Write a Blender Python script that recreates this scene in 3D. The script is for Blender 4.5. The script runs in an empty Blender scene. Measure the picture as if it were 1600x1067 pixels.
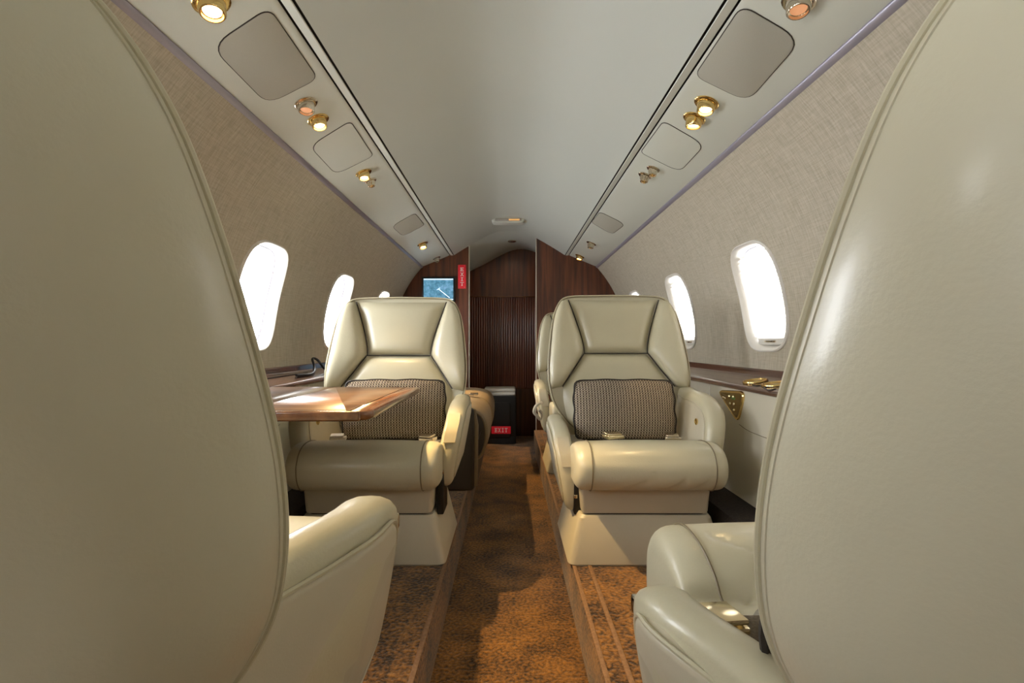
import bpy, bmesh, math, random
from mathutils import Vector, Matrix
random.seed(4)
sc = bpy.context.scene
COL = sc.collection

# ------------------------------------------------------------------ camera, sky, sun, exposure
EYE = 0.812            # eye height above the aisle carpet
F = 800.0              # focal length in pixels of the 1600 x 1067 frame
CX, CY = 796.0, 537.0  # vanishing point of the cabin
cam = bpy.data.cameras.new('camera'); cam.lens = 18.0; cam.sensor_width = 36.0
cam.shift_x = (800 - CX) / 1600; cam.shift_y = (CY - 533.5) / 1600; cam.clip_start = 0.01
camo = bpy.data.objects.new('camera', cam); COL.objects.link(camo)
camo.location = (0, 0, EYE); camo.rotation_euler = (math.pi / 2, 0, 0)
sc.camera = camo

w = bpy.data.worlds.new('sky'); sc.world = w; w.use_nodes = True
bg = w.node_tree.nodes['Background']; bg.inputs[0].default_value = (0.93, 0.96, 1.0, 1); bg.inputs[1].default_value = 30.0

vs = sc.view_settings; vs.view_transform = 'Standard'; vs.look = 'None'; vs.gamma = 1.0; vs.use_curve_mapping = False; vs.exposure = 0.0
sc.cycles.use_denoising = True
sc.cycles.max_bounces = 14; sc.cycles.diffuse_bounces = 8; sc.cycles.glossy_bounces = 5; sc.cycles.transparent_max_bounces = 12
sc.cycles.sample_clamp_indirect = 6.0

WIN_Y = [-1.47, -0.645, 0.18, 1.005, 1.83, 2.655, 3.48]
RC, HC = 0.92, -0.02          # cabin lining: circle radius, centre height relative to the eye
TH0, TH1 = math.radians(-5.2), math.radians(42.4)
THW = math.radians(11.9)      # window centre
Y0, Y1 = -1.8825, 4.0
def arc(th, r=RC): return (r * math.cos(th), EYE + HC + r * math.sin(th))

for side in (-1, 1):          # light portals in the window openings: they guide the sky light, they add none
    for yc in WIN_Y:
        li = bpy.data.lights.new('window_portal', 'AREA'); li.shape = 'RECTANGLE'; li.size = 0.42; li.size_y = 0.34
        li.cycles.is_portal = True
        o = bpy.data.objects.new('window_portal', li); COL.objects.link(o)
        x, z = arc(THW, 1.0); o.location = (side * x, yc, z)
        d = Vector((-side * math.cos(THW), 0, -math.sin(THW))); o.rotation_euler = d.to_track_quat('-Z', 'Y').to_euler()

# ------------------------------------------------------------------ materials
MATS = {}
def mat(name, col, rough=0.5, metal=0.0, var=0.0, vscale=6.0, bump=0.0, bscale=200.0, coat=0.0, spec=0.5, emit=None, estr=0.0, stretch=None):
    m = bpy.data.materials.new(name); m.use_nodes = True; nt = m.node_tree; b = nt.nodes['Principled BSDF']
    b.inputs['Roughness'].default_value = rough; b.inputs['Metallic'].default_value = metal
    b.inputs['Coat Weight'].default_value = coat; b.inputs['Coat Roughness'].default_value = 0.15
    b.inputs['Specular IOR Level'].default_value = spec
    tc = nt.nodes.new('ShaderNodeTexCoord'); mp = nt.nodes.new('ShaderNodeMapping'); nt.links.new(tc.outputs['Object'], mp.inputs[0])
    if stretch: mp.inputs['Scale'].default_value = stretch
    n = nt.nodes.new('ShaderNodeTexNoise'); n.inputs['Scale'].default_value = vscale; n.inputs['Detail'].default_value = 5
    nt.links.new(mp.outputs[0], n.inputs[0])
    r = nt.nodes.new('ShaderNodeValToRGB')
    r.color_ramp.elements[0].position = 0.3; r.color_ramp.elements[1].position = 0.7
    r.color_ramp.elements[0].color = tuple(c * (1 - var) for c in col) + (1,)
    r.color_ramp.elements[1].color = tuple(min(1, c * (1 + var)) for c in col) + (1,)
    nt.links.new(n.outputs[0], r.inputs[0]); nt.links.new(r.outputs[0], b.inputs['Base Color'])
    if bump:
        n2 = nt.nodes.new('ShaderNodeTexNoise'); n2.inputs['Scale'].default_value = bscale; n2.inputs['Detail'].default_value = 3
        nt.links.new(mp.outputs[0], n2.inputs[0])
        bp = nt.nodes.new('ShaderNodeBump'); bp.inputs['Strength'].default_value = bump; bp.inputs['Distance'].default_value = 0.004
        nt.links.new(n2.outputs[0], bp.inputs['Height']); nt.links.new(bp.outputs[0], b.inputs['Normal'])
    if emit:
        b.inputs['Emission Color'].default_value = emit + (1,); b.inputs['Emission Strength'].default_value = estr
    MATS[name] = m
    return m

LEATHER = mat('cream_leather', (0.58, 0.53, 0.37), 0.33, var=0.05, vscale=5, bump=0.10, bscale=260, coat=0.15)
SHELL = mat('cream_shell_leather', (0.60, 0.555, 0.41), 0.34, var=0.03, vscale=4, bump=0.06, bscale=300, coat=0.22)
PLASTIC = mat('cream_plastic', (0.56, 0.50, 0.37), 0.42, var=0.05, vscale=5, bump=0.05, bscale=500)
PIPE = mat('tan_piping', (0.20, 0.155, 0.085), 0.45)
SEAM = mat('dark_seam', (0.03, 0.022, 0.015), 0.7)
BROWN = mat('tan_brown_leather', (0.23, 0.16, 0.085), 0.45, var=0.10, bump=0.08)
DBROWN = mat('dark_brown_leather_and_shade', (0.05, 0.036, 0.022), 0.5, var=0.1)  # dark tone also holds the shade on the divan's cushion ends
CEIL = mat('headliner_white', (0.585, 0.61, 0.555), 0.42, var=0.015, vscale=2, spec=0.35)
PSU = mat('overhead_panel_white', (0.64, 0.655, 0.575), 0.36, var=0.015, vscale=3)
SPEAK = mat('speaker_cloth', (0.42, 0.405, 0.335), 0.8, var=0.04, vscale=900, bump=0.15, bscale=900)
LAV = mat('grey_aluminium_strip', (0.40, 0.38, 0.45), 0.32, metal=0.5)
BLACK = mat('black_gap', (0.012, 0.011, 0.010), 0.7)
GOLD = mat('polished_brass', (0.80, 0.58, 0.24), 0.18, metal=1.0)
PGOLD = mat('pale_gold_metal', (0.86, 0.74, 0.48), 0.16, metal=1.0)
CHROME = mat('nickel', (0.70, 0.62, 0.50), 0.15, metal=1.0)
LOWER = mat('lower_panel_cream', (0.60, 0.555, 0.44), 0.45, var=0.02, vscale=4)
FRAMEM = mat('window_frame_white', (0.72, 0.69, 0.63), 0.4)
DARKM = mat('black_plastic', (0.008, 0.0075, 0.0075), 0.4)
RED = mat('sign_red', (0.62, 0.012, 0.025), 0.4, emit=(0.6, 0.01, 0.02), estr=0.15)
WHITE = mat('sign_white', (0.92, 0.88, 0.80), 0.5)
CLOTHW = mat('off_white_cloth', (0.62, 0.58, 0.50), 0.8, var=0.06, bump=0.2, bscale=60)
STRAP = mat('grey_webbing', (0.40, 0.36, 0.29), 0.8, var=0.1, vscale=400, bump=0.3, bscale=400)
STRAPD = mat('brown_webbing', (0.16, 0.12, 0.075), 0.8, var=0.3, vscale=350, bump=0.4, bscale=350)
LENS = mat('lit_lens', (1, 0.85, 0.6), 0.3, emit=(1.0, 0.72, 0.32), estr=9.0)
LENSD = mat('dim_lens', (0.6, 0.3, 0.18), 0.25, emit=(1.0, 0.45, 0.20), estr=0.5)
AMBER = mat('amber_sign_lens', (0.6, 0.35, 0.15), 0.3, emit=(1.0, 0.5, 0.15), estr=0.7)
GREYL = mat('grey_lens', (0.40, 0.38, 0.34), 0.3)

def nodes(m): return m.node_tree.nodes, m.node_tree.links
def wood(name, c0, c1, rough, scale, coat=0.3):
    m = bpy.data.materials.new(name); m.use_nodes = True; N, L = nodes(m); b = N['Principled BSDF']
    tc = N.new('ShaderNodeTexCoord'); mp = N.new('ShaderNodeMapping'); mp.inputs['Scale'].default_value = scale; L.new(tc.outputs['Object'], mp.inputs[0])
    n = N.new('ShaderNodeTexNoise'); n.inputs['Scale'].default_value = 1.0; n.inputs['Detail'].default_value = 8; n.inputs['Distortion'].default_value = 0.6; L.new(mp.outputs[0], n.inputs[0])
    r = N.new('ShaderNodeValToRGB'); r.color_ramp.elements[0].position = 0.32; r.color_ramp.elements[1].position = 0.68
    r.color_ramp.elements[0].color = c0 + (1,); r.color_ramp.elements[1].color = c1 + (1,)
    L.new(n.outputs[0], r.inputs[0]); L.new(r.outputs[0], b.inputs['Base Color'])
    b.inputs['Roughness'].default_value = rough; b.inputs['Coat Weight'].default_value = coat; b.inputs['Coat Roughness'].default_value = 0.12
    return m
WOOD = wood('mahogany_panel', (0.030, 0.008, 0.003), (0.15, 0.040, 0.014), 0.32, (28, 28, 1.6))
WOODT = wood('mahogany_tambour', (0.06, 0.013, 0.005), (0.17, 0.042, 0.016), 0.28, (30, 30, 1.0), 0.8)
WOODL = wood('burl_ledge', (0.050, 0.020, 0.012), (0.15, 0.065, 0.04), 0.22, (24, 3, 24), 0.6)
WOODTB = wood('walnut_table', (0.12, 0.058, 0.028), (0.26, 0.145, 0.075), 0.30, (3, 22, 22), 0.4)
WOODB = wood('walnut_border', (0.09, 0.035, 0.015), (0.22, 0.09, 0.035), 0.22, (22, 3, 22), 0.6)

def carpet():
    m = bpy.data.materials.new('brown_carpet'); m.use_nodes = True; N, L = nodes(m); b = N['Principled BSDF']
    tc = N.new('ShaderNodeTexCoord')
    n1 = N.new('ShaderNodeTexNoise'); n1.inputs['Scale'].default_value = 9; n1.inputs['Detail'].default_value = 6; L.new(tc.outputs['Object'], n1.inputs[0])
    n2 = N.new('ShaderNodeTexNoise'); n2.inputs['Scale'].default_value = 110; n2.inputs['Detail'].default_value = 8; L.new(tc.outputs['Object'], n2.inputs[0])
    mx = N.new('ShaderNodeMath'); mx.operation = 'MULTIPLY_ADD'; mx.inputs[1].default_value = 0.40; L.new(n1.outputs[0], mx.inputs[0])
    m2 = N.new('ShaderNodeMath'); m2.operation = 'MULTIPLY'; m2.inputs[1].default_value = 0.62; L.new(n2.outputs[0], m2.inputs[0]); L.new(m2.outputs[0], mx.inputs[2])
    r = N.new('ShaderNodeValToRGB'); e = r.color_ramp.elements
    e[0].position = 0.40; e[0].color = (0.022, 0.010, 0.004, 1); e[1].position = 0.66; e[1].color = (0.33, 0.150, 0.030, 1)
    L.new(mx.outputs[0], r.inputs[0]); L.new(r.outputs[0], b.inputs['Base Color'])
    b.inputs['Roughness'].default_value = 0.95; b.inputs['Specular IOR Level'].default_value = 0.1
    b.inputs['Sheen Weight'].default_value = 0.25
    bp = N.new('ShaderNodeBump'); bp.inputs['Strength'].default_value = 0.9; bp.inputs['Distance'].default_value = 0.006
    L.new(n2.outputs[0], bp.inputs['Height']); L.new(bp.outputs[0], b.inputs['Normal'])
    return m
CARPET = carpet()
DKICK = mat('black_brown_carpet', (0.025, 0.017, 0.012), 0.95, var=0.4, vscale=120, bump=0.6, bscale=200)
BIND = mat('carpet_binding', (0.22, 0.12, 0.06), 0.9, var=0.2, vscale=150, bump=0.5, bscale=200)

def linen():
    m = bpy.data.materials.new('woven_wallcovering'); m.use_nodes = True; N, L = nodes(m); b = N['Principled BSDF']
    tc = N.new('ShaderNodeTexCoord'); outs = []
    for s in ((30, 260, 18), (60, 16, 330)):
        mp = N.new('ShaderNodeMapping'); mp.inputs['Scale'].default_value = s; L.new(tc.outputs['Object'], mp.inputs[0])
        n = N.new('ShaderNodeTexNoise'); n.inputs['Scale'].default_value = 1.0; n.inputs['Detail'].default_value = 3; L.new(mp.outputs[0], n.inputs[0]); outs.append(n)
    a = N.new('ShaderNodeMath'); a.operation = 'MULTIPLY_ADD'; a.inputs[1].default_value = 0.62
    L.new(outs[0].outputs[0], a.inputs[0])
    c = N.new('ShaderNodeMath'); c.operation = 'MULTIPLY'; c.inputs[1].default_value = 0.38; L.new(outs[1].outputs[0], c.inputs[0]); L.new(c.outputs[0], a.inputs[2])
    r = N.new('ShaderNodeValToRGB'); e = r.color_ramp.elements
    e[0].position = 0.33; e[0].color = (0.38, 0.335, 0.25, 1); e[1].position = 0.67; e[1].color = (0.55, 0.50, 0.40, 1)
    L.new(a.outputs[0], r.inputs[0]); L.new(r.outputs[0], b.inputs['Base Color'])
    b.inputs['Roughness'].default_value = 0.6; b.inputs['Specular IOR Level'].default_value = 0.3
    bp = N.new('ShaderNodeBump'); bp.inputs['Strength'].default_value = 0.25; bp.inputs['Distance'].default_value = 0.002
    L.new(a.outputs[0], bp.inputs['Height']); L.new(bp.outputs[0], b.inputs['Normal'])
    return m
LINEN = linen()

def tweed():
    m = bpy.data.materials.new('brown_tweed'); m.use_nodes = True; N, L = nodes(m); b = N['Principled BSDF']
    tc = N.new('ShaderNodeTexCoord'); sp = N.new('ShaderNodeSeparateXYZ'); L.new(tc.outputs['Object'], sp.inputs[0])
    def s(out, k, ph):
        a = N.new('ShaderNodeMath'); a.operation = 'MULTIPLY_ADD'; a.inputs[1].default_value = k; a.inputs[2].default_value = ph; L.new(out, a.inputs[0])
        q = N.new('ShaderNodeMath'); q.operation = 'SINE'; L.new(a.outputs[0], q.inputs[0]); return q.outputs[0]
    sx = s(sp.outputs[0], 2 * math.pi / 0.0098, 0); sz = s(sp.outputs[2], 2 * math.pi / 0.0085, 0)
    mu = N.new('ShaderNodeMath'); mu.operation = 'MULTIPLY_ADD'; L.new(sx, mu.inputs[0]); L.new(sz, mu.inputs[1])
    n = N.new('ShaderNodeTexNoise'); n.inputs['Scale'].default_value = 300; L.new(tc.outputs['Object'], n.inputs[0])
    ad = N.new('ShaderNodeMath'); ad.operation = 'MULTIPLY_ADD'; ad.inputs[1].default_value = 0.6; L.new(sx, ad.inputs[0]); L.new(n.outputs[0], ad.inputs[2]); L.new(ad.outputs[0], mu.inputs[2])
    r = N.new('ShaderNodeValToRGB'); e = r.color_ramp.elements
    e[0].position = 0.0; e[0].color = (0.055, 0.036, 0.026, 1); e[1].position = 1.0; e[1].color = (0.44, 0.365, 0.275, 1)
    L.new(mu.outputs[0], r.inputs[0]); L.new(r.outputs[0], b.inputs['Base Color'])
    b.inputs['Roughness'].default_value = 0.9; b.inputs['Specular IOR Level'].default_value = 0.15
    bp = N.new('ShaderNodeBump'); bp.inputs['Strength'].default_value = 0.5; bp.inputs['Distance'].default_value = 0.003
    L.new(mu.outputs[0], bp.inputs['Height']); L.new(bp.outputs[0], b.inputs['Normal'])
    return m
TWEED = tweed()

def pane_mat():
    m = bpy.data.materials.new('window_pane'); m.use_nodes = True; N, L = nodes(m); out = N['Material Output']; N.remove(N['Principled BSDF'])
    t = N.new('ShaderNodeBsdfTransparent'); g = N.new('ShaderNodeBsdfGlossy'); g.inputs['Roughness'].default_value = 0.03
    mx = N.new('ShaderNodeMixShader'); mx.inputs[0].default_value = 0.06; L.new(t.outputs[0], mx.inputs[1]); L.new(g.outputs[0], mx.inputs[2]); L.new(mx.outputs[0], out.inputs[0])
    return m
PANE = pane_mat()
def shade_mat():
    m = bpy.data.materials.new('pleated_shade_cloth'); m.use_nodes = True; N, L = nodes(m); out = N['Material Output']; N.remove(N['Principled BSDF'])
    t = N.new('ShaderNodeBsdfTranslucent'); t.inputs[0].default_value = (0.44, 0.41, 0.36, 1)
    d = N.new('ShaderNodeBsdfDiffuse'); d.inputs[0].default_value = (0.82, 0.81, 0.82, 1)
    n = N.new('ShaderNodeTexNoise'); n.inputs['Scale'].default_value = 400
    mx = N.new('ShaderNodeMixShader'); mx.inputs[0].default_value = 0.35; L.new(t.outputs[0], mx.inputs[1]); L.new(d.outputs[0], mx.inputs[2]); L.new(mx.outputs[0], out.inputs[0])
    return m
SHADE = shade_mat()
def screen_mat():
    m = bpy.data.materials.new('moving_map_screen'); m.use_nodes = True; N, L = nodes(m); b = N['Principled BSDF']
    tc = N.new('ShaderNodeTexCoord'); n = N.new('ShaderNodeTexNoise'); n.inputs['Scale'].default_value = 26; n.inputs['Detail'].default_value = 9; n.inputs['Roughness'].default_value = 0.75; L.new(tc.outputs['Object'], n.inputs[0])
    r = N.new('ShaderNodeValToRGB'); e = r.color_ramp.elements; e[0].position = 0.36; e[0].color = (0.03, 0.16, 0.26, 1); e[1].position = 0.66; e[1].color = (0.30, 0.56, 0.85, 1)
    x = e.new(0.5); x.color = (0.12, 0.36, 0.52, 1)
    L.new(n.outputs[0], r.inputs[0]); L.new(r.outputs[0], b.inputs['Emission Color']); b.inputs['Emission Strength'].default_value = 0.85
    b.inputs['Base Color'].default_value = (0.02, 0.02, 0.03, 1); b.inputs['Roughness'].default_value = 0.3
    return m
SCREEN = screen_mat()
MAPWHITE = mat('map_white', (0.6, 0.7, 0.8), 0.5, emit=(0.75, 0.92, 1.0), estr=0.9)

# ------------------------------------------------------------------ mesh helpers
def link(name, me, m, parent=None, smooth=38):
    o = bpy.data.objects.new(name, me); COL.objects.link(o)
    if m: me.materials.append(m)
    if smooth is not None:
        me.shade_smooth(); me.set_sharp_from_angle(angle=math.radians(smooth))
    if parent: o.parent = parent
    return o
def obj(name, bm, m, parent=None, smooth=38, fix=True):
    if fix: bmesh.ops.recalc_face_normals(bm, faces=bm.faces)
    me = bpy.data.meshes.new(name); bm.to_mesh(me); bm.free()
    return link(name, me, m, parent, smooth)
def thing(name, label, cat, loc=(0, 0, 0), rz=0.0, group=None):
    o = bpy.data.objects.new(name, None); COL.objects.link(o); o.location = loc; o.rotation_euler = (0, 0, rz)
    o.empty_display_size = 0.05
    return tag(o, label, cat, group)
def tag(o, label, cat, group=None):
    o['label'] = label; o['category'] = cat
    if group: o['group'] = group
    return o
def struct(o, label=None):
    o['kind'] = 'structure'
    if label: o['label'] = label
    return o
def B(): return bmesh.new()
def box(bm, c, s, bev=0.0, seg=2, rot=None):
    r = bmesh.ops.create_cube(bm, size=1.0); vs_ = r['verts']
    bmesh.ops.scale(bm, vec=s, verts=vs_)
    if bev:
        es = list({e for v in vs_ for e in v.link_edges})
        rr = bmesh.ops.bevel(bm, geom=es, offset=bev, segments=seg, affect='EDGES', profile=0.5)
        vs_ = list({v for f in rr['faces'] for v in f.verts} | {v for v in vs_ if v.is_valid})
    if rot is not None: bmesh.ops.rotate(bm, cent=(0, 0, 0), matrix=rot, verts=vs_)
    bmesh.ops.translate(bm, vec=c, verts=vs_)
    return vs_
def loft(bm, rings, closed=True, cap0=True, cap1=True):
    R = [[bm.verts.new(p) for p in ring] for ring in rings]
    n = len(R[0])
    for a, b in zip(R, R[1:]):
        for i in range(n if closed else n - 1):
            j = (i + 1) % n
            bm.faces.new((a[i], a[j], b[j], b[i]))
    if closed and cap0: bm.faces.new(R[0])
    if closed and cap1: bm.faces.new(R[-1])
    return R
def tube(bm, pts, r, n=8, closed=False):
    pts = [Vector(p) for p in pts]; m_ = len(pts); rings = []
    up = None
    for i, p in enumerate(pts):
        a = pts[i - 1] if (i > 0 or closed) else p
        b = pts[(i + 1) % m_] if (i < m_ - 1 or closed) else p
        t = (b - a).normalized()
        if up is None:
            up = Vector((0, 0, 1)) if abs(t.z) < 0.9 else Vector((1, 0, 0))
        s = t.cross(up).normalized(); up = s.cross(t).normalized()
        rings.append([p + (s * math.cos(2 * math.pi * k / n) + up * math.sin(2 * math.pi * k / n)) * r for k in range(n)])
    if closed: rings.append(rings[0])
    if closed:
        R = [[bm.verts.new(p) for p in ring] for ring in rings[:-1]]
        for i in range(len(R)):
            a, b = R[i], R[(i + 1) % len(R)]
            for k in range(n): bm.faces.new((a[k], a[(k + 1) % n], b[(k + 1) % n], b[k]))
    else: loft(bm, rings)
def lathe(bm, prof, mtx, n=20):
    rings = [[mtx @ Vector((r * math.cos(2 * math.pi * k / n), r * math.sin(2 * math.pi * k / n), z)) for k in range(n)] for r, z in prof]
    loft(bm, rings)
def catmull(pts, k=6, closed=False):
    pts = [Vector(p) for p in pts]; n = len(pts); out = []
    for i in range(n if closed else n - 1):
        if closed: p0, p1, p2, p3 = (pts[(i + d) % n] for d in (-1, 0, 1, 2))
        else:
            p1, p2 = pts[i], pts[i + 1]; p0 = pts[i - 1] if i else p1 * 2 - p2; p3 = pts[i + 2] if i + 2 < n else p2 * 2 - p1
        for s in range(k):
            t = s / k
            out.append(0.5 * ((2 * p1) + (p2 - p0) * t + (2 * p0 - 5 * p1 + 4 * p2 - p3) * t * t + (3 * p1 - p0 - 3 * p2 + p3) * t ** 3))
    if not closed: out.append(pts[-1].copy())
    return out
def resample(pts, n):
    pts = [Vector(p) for p in pts]; d = [0]
    for a, b in zip(pts, pts[1:]): d.append(d[-1] + (b - a).length)
    out = []
    j = 0
    for i in range(n):
        s = d[-1] * i / (n - 1)
        while j < len(d) - 2 and d[j + 1] < s: j += 1
        t = (s - d[j]) / max(1e-9, d[j + 1] - d[j]); out.append(pts[j].lerp(pts[j + 1], min(1, max(0, t))))
    return out
def inset(pts, d):            # closed 2D polyline offset, positive = inward
    n = len(pts); area = sum(pts[i][0] * pts[(i + 1) % n][1] - pts[(i + 1) % n][0] * pts[i][1] for i in range(n)); sg = 1 if area > 0 else -1
    out = []
    for i in range(n):
        t = Vector(pts[(i + 1) % n]) - Vector(pts[i - 1]); t.normalize()
        out.append(Vector((pts[i][0] - sg * t[1] * d, pts[i][1] + sg * t[0] * d)))
    return out
def extrude_y(name, prof, y0, y1, m, parent=None, closed=False, n=1, smooth=38):
    bm = B(); rings = [[(p[0], y0 + (y1 - y0) * i / n, p[1]) for p in prof] for i in range(n + 1)]
    loft(bm, rings, closed=closed); return obj(name, bm, m, parent, smooth)

def pix(px, py, Y): return Vector(((px - CX) * Y / F, Y, EYE - (py - CY) * Y / F))

# ------------------------------------------------------------------ cabin shell
# floor, plinths, kick ducts
PL = 0.139          # height of the seat plinth above the aisle
bm = B(); box(bm, (0, 1.35, -0.03), (2.0, 6.6, 0.06)); struct(obj('floor', bm, CARPET), 'dark brown aisle carpet')
for side, nm in ((-1, 'left'), (1, 'right')):
    pr = [(side * 0.19, 0.0), (side * 0.19, PL - 0.012), (side * 0.194, PL - 0.003), (side * 0.203, PL), (side * 0.66, PL), (side * 0.66, 0.0)]
    o = extrude_y('floor_plinth_' + nm, pr, Y0, 3.99, CARPET, closed=True); struct(o, 'raised brown carpeted plinth beside the aisle')
    if side > 0: bm = B(); box(bm, (side * 0.243, 1.05, PL + 0.0012), (0.012, 5.85, 0.005), 0.002); obj('carpet_binding', bm, BIND, o)
    bm = B(); box(bm, (side * 0.196, 1.05, PL + 0.0002), (0.012, 5.85, 0.005), 0.002); obj('carpet_edge_roll', bm, BIND, o)
    pr = [(side * 0.655, PL), (side * 0.665, EYE - 0.522), (side * 0.70, EYE - 0.512), (side * 0.80, EYE - 0.512), (side * 0.80, PL)]
    struct(extrude_y('baseboard_' + nm, pr, Y0, 3.99, DKICK, closed=True), 'dark carpeted kick duct along the side wall')

# window cells of the side walls
def hole(th, a, b, n=3.6):
    c, s = math.cos(th), math.sin(th); r = (abs(c) ** n + abs(s) ** n) ** (-1 / n); return r * c * a, r * s * b
NA = 64
def cell(bm, yc, ya, yb, side, r, a, b, th0, th1, K=7):
    s0, s1 = (th0 - THW) * r, (th1 - THW) * r
    angs = sorted({round(2 * math.pi * k / NA, 6) for k in range(NA)} | {round(math.atan2(s, y - yc) % (2 * math.pi), 6) for y in (ya, yb) for s in (s0, s1)})
    rings = []
    for k in range(K + 1):
        f = (k / K); ring = []
        for t in angs:
            hy, hs = hole(t, a, b)
            c, s = math.cos(t), math.sin(t)
            q = min(((yb - yc) / c if c > 1e-6 else (ya - yc) / c if c < -1e-6 else 1e9), (s1 / s if s > 1e-6 else s0 / s if s < -1e-6 else 1e9))
            y, u = hy + (q * c - hy) * f, hs + (q * s - hs) * f
            x, z = arc(THW + u / r, r); ring.append((side * x, yc + y, z))
        rings.append(ring)
    loft(bm, rings, True, False, False)
WA, WB = 0.150, 0.190
def wpt(side, yc, t, r, a, b):
    y, s = hole(t, a, b); x, z = arc(THW + s / r, r); return Vector((side * x, yc + y, z))
edges = [Y0] + [(WIN_Y[i] + WIN_Y[i + 1]) / 2 for i in range(6)] + [3.8925]
winno = 0
for side, nm in ((-1, 'left'), (1, 'right')):
    bm = B()
    for i, yc in enumerate(WIN_Y): cell(bm, yc, edges[i], edges[i + 1], side, RC, WA, WB, TH0, TH1)
    rings = [[(side * arc(TH0 + (TH1 - TH0) * k / 24)[0], y, arc(TH0 + (TH1 - TH0) * k / 24)[1]) for k in range(25)] for y in (3.8925, Y1 + 0.01)]
    loft(bm, rings, closed=False)
    bmesh.ops.remove_doubles(bm, verts=bm.verts, dist=1e-4)
    wall = struct(obj('wall_' + nm, bm, LINEN, smooth=60), 'curved side wall covered in woven beige cloth')
    for i, yc in enumerate(WIN_Y):
        winno += 1
        T = [2 * math.pi * k / 48 for k in range(48)]
        bm = B()
        prof = [(1.07, 0.921), (1.065, 0.915), (1.03, 0.911), (1.0, 0.914), (0.965, 0.925), (0.94, 0.945), (0.93, 0.957), (0.90, 0.9575), (0.895, 0.975), (0.88, 0.99)]
        loft(bm, [[wpt(side, yc, t, r, WA * f - 0.0, WB * (1 - (1 - f) * WA / WB)) for t in T] for f, r in prof], True, False, False)
        wo = struct(obj('window_%d' % winno, bm, FRAMEM, smooth=50), 'rounded cabin window with white moulded surround')
        bm = B(); bm.faces.new([bm.verts.new(wpt(side, yc, t, 0.972, WA * 0.90, WB * 0.92)) for t in T]); obj('pane', bm, PANE, wo, None)
        bm = B(); tube(bm, [wpt(side, yc, t, 0.955, WA * 0.925, WB * 0.941) for t in T], 0.003, 6, True); obj('inner_gasket', bm, LAV, wo)
        if side > 0:      # pleated shades are drawn down on this side
            bm = B(); rows = []; NP = 44
            for k in range(NP + 1):
                s = -0.90 + 1.80 * k / NP
                hw = WA * 0.915 * (1 - min(0.999, abs(s * 0.98) ** 3.6)) ** (1 / 3.6)
                r = 0.943 + (0.008 if k % 2 else -0.008); x, z = arc(THW + s * WB * 0.93 / r, r)
                rows.append([(x, yc + hw * q, z) for q in (-1, -0.5, 0, 0.5, 1)])
            loft(bm, rows, closed=False); obj('pleated_shade', bm, SHADE, wo, None)
            x, z = arc(THW - 0.955 * WB * 0.93 / 0.945, 0.942); bm = B()
            box(bm, (x, yc, z), (0.016, 0.185, 0.024), 0.004); so = obj('shade_bar', bm, FRAMEM, wo)
            bm = B(); box(bm, (x - 0.010, yc, z + 0.001), (0.006, 0.075, 0.007), 0.002); obj('pull_tab', bm, CHROME, so)
    # outer skin that keeps daylight out of the gaps
    bm = B()
    for i, yc in enumerate(WIN_Y): cell(bm, yc, edges[i], edges[i + 1], side, 0.985, WA * 0.90, WB * 0.92, TH0, TH1, 4)
    loft(bm, [[(side * arc(TH0 + (TH1 - TH0) * k / 12, 0.985)[0], y, arc(TH0 + (TH1 - TH0) * k / 12, 0.985)[1]) for k in range(13)] for y in (3.8925, 5.0)], closed=False)
    loft(bm, [[(side * arc(TH1 + (math.pi / 2 - TH1) * k / 12, 0.985)[0], y, arc(TH1 + (math.pi / 2 - TH1) * k / 12, 0.985)[1]) for k in range(13)] for y in (Y0, 5.0)], closed=False)
    loft(bm, [[(side * x, y, z) for x, z in (arc(TH0, 0.985), (0.99, 0.3), (0.99, -0.04))] for y in (Y0, 5.0)], closed=False)
    struct(obj('wall_outer_skin_' + nm, bm, LAV, smooth=60), 'outer fuselage skin behind the lining')

# ceiling vault, overhead panels
VAULT = [(0, .885), (.07, .880), (.14, .859), (.21, .825), (.315, .765), (.39, .719), (.432, .692)]
vr = [(p.x, p.y) for p in catmull([(a, b) for a, b in VAULT], 5)]
vfull = [(-x, z + EYE) for x, z in reversed(vr[1:])] + [(x, z + EYE) for x, z in vr]
struct(extrude_y('ceiling', vfull, Y0, Y1 + 0.012, CEIL, n=1, smooth=60), 'pale vaulted headliner')
PA, PB = Vector((0.468, 0.690)), Vector((0.674, 0.604)); PD = (PB - PA).normalized(); PLN = (PB - PA).length; PNv = Vector((PD.y, -PD.x))
if PNv.y > 0: PNv = -PNv
def psu3(side, s, Y, off=0.0):
    p = PA + PD * s + PNv * off; return Vector((side * p.x, Y, EYE + p.y))
def psu_hit(px, py):
    side = -1 if px < CX else 1; dy = CY - py; r = abs(px - CX) / dy
    s = (r * PA.y - PA.x) / (PD.x - r * PD.y); h = PA.y + s * PD.y
    return side, s, F * h / dy
tr = 0
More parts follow.
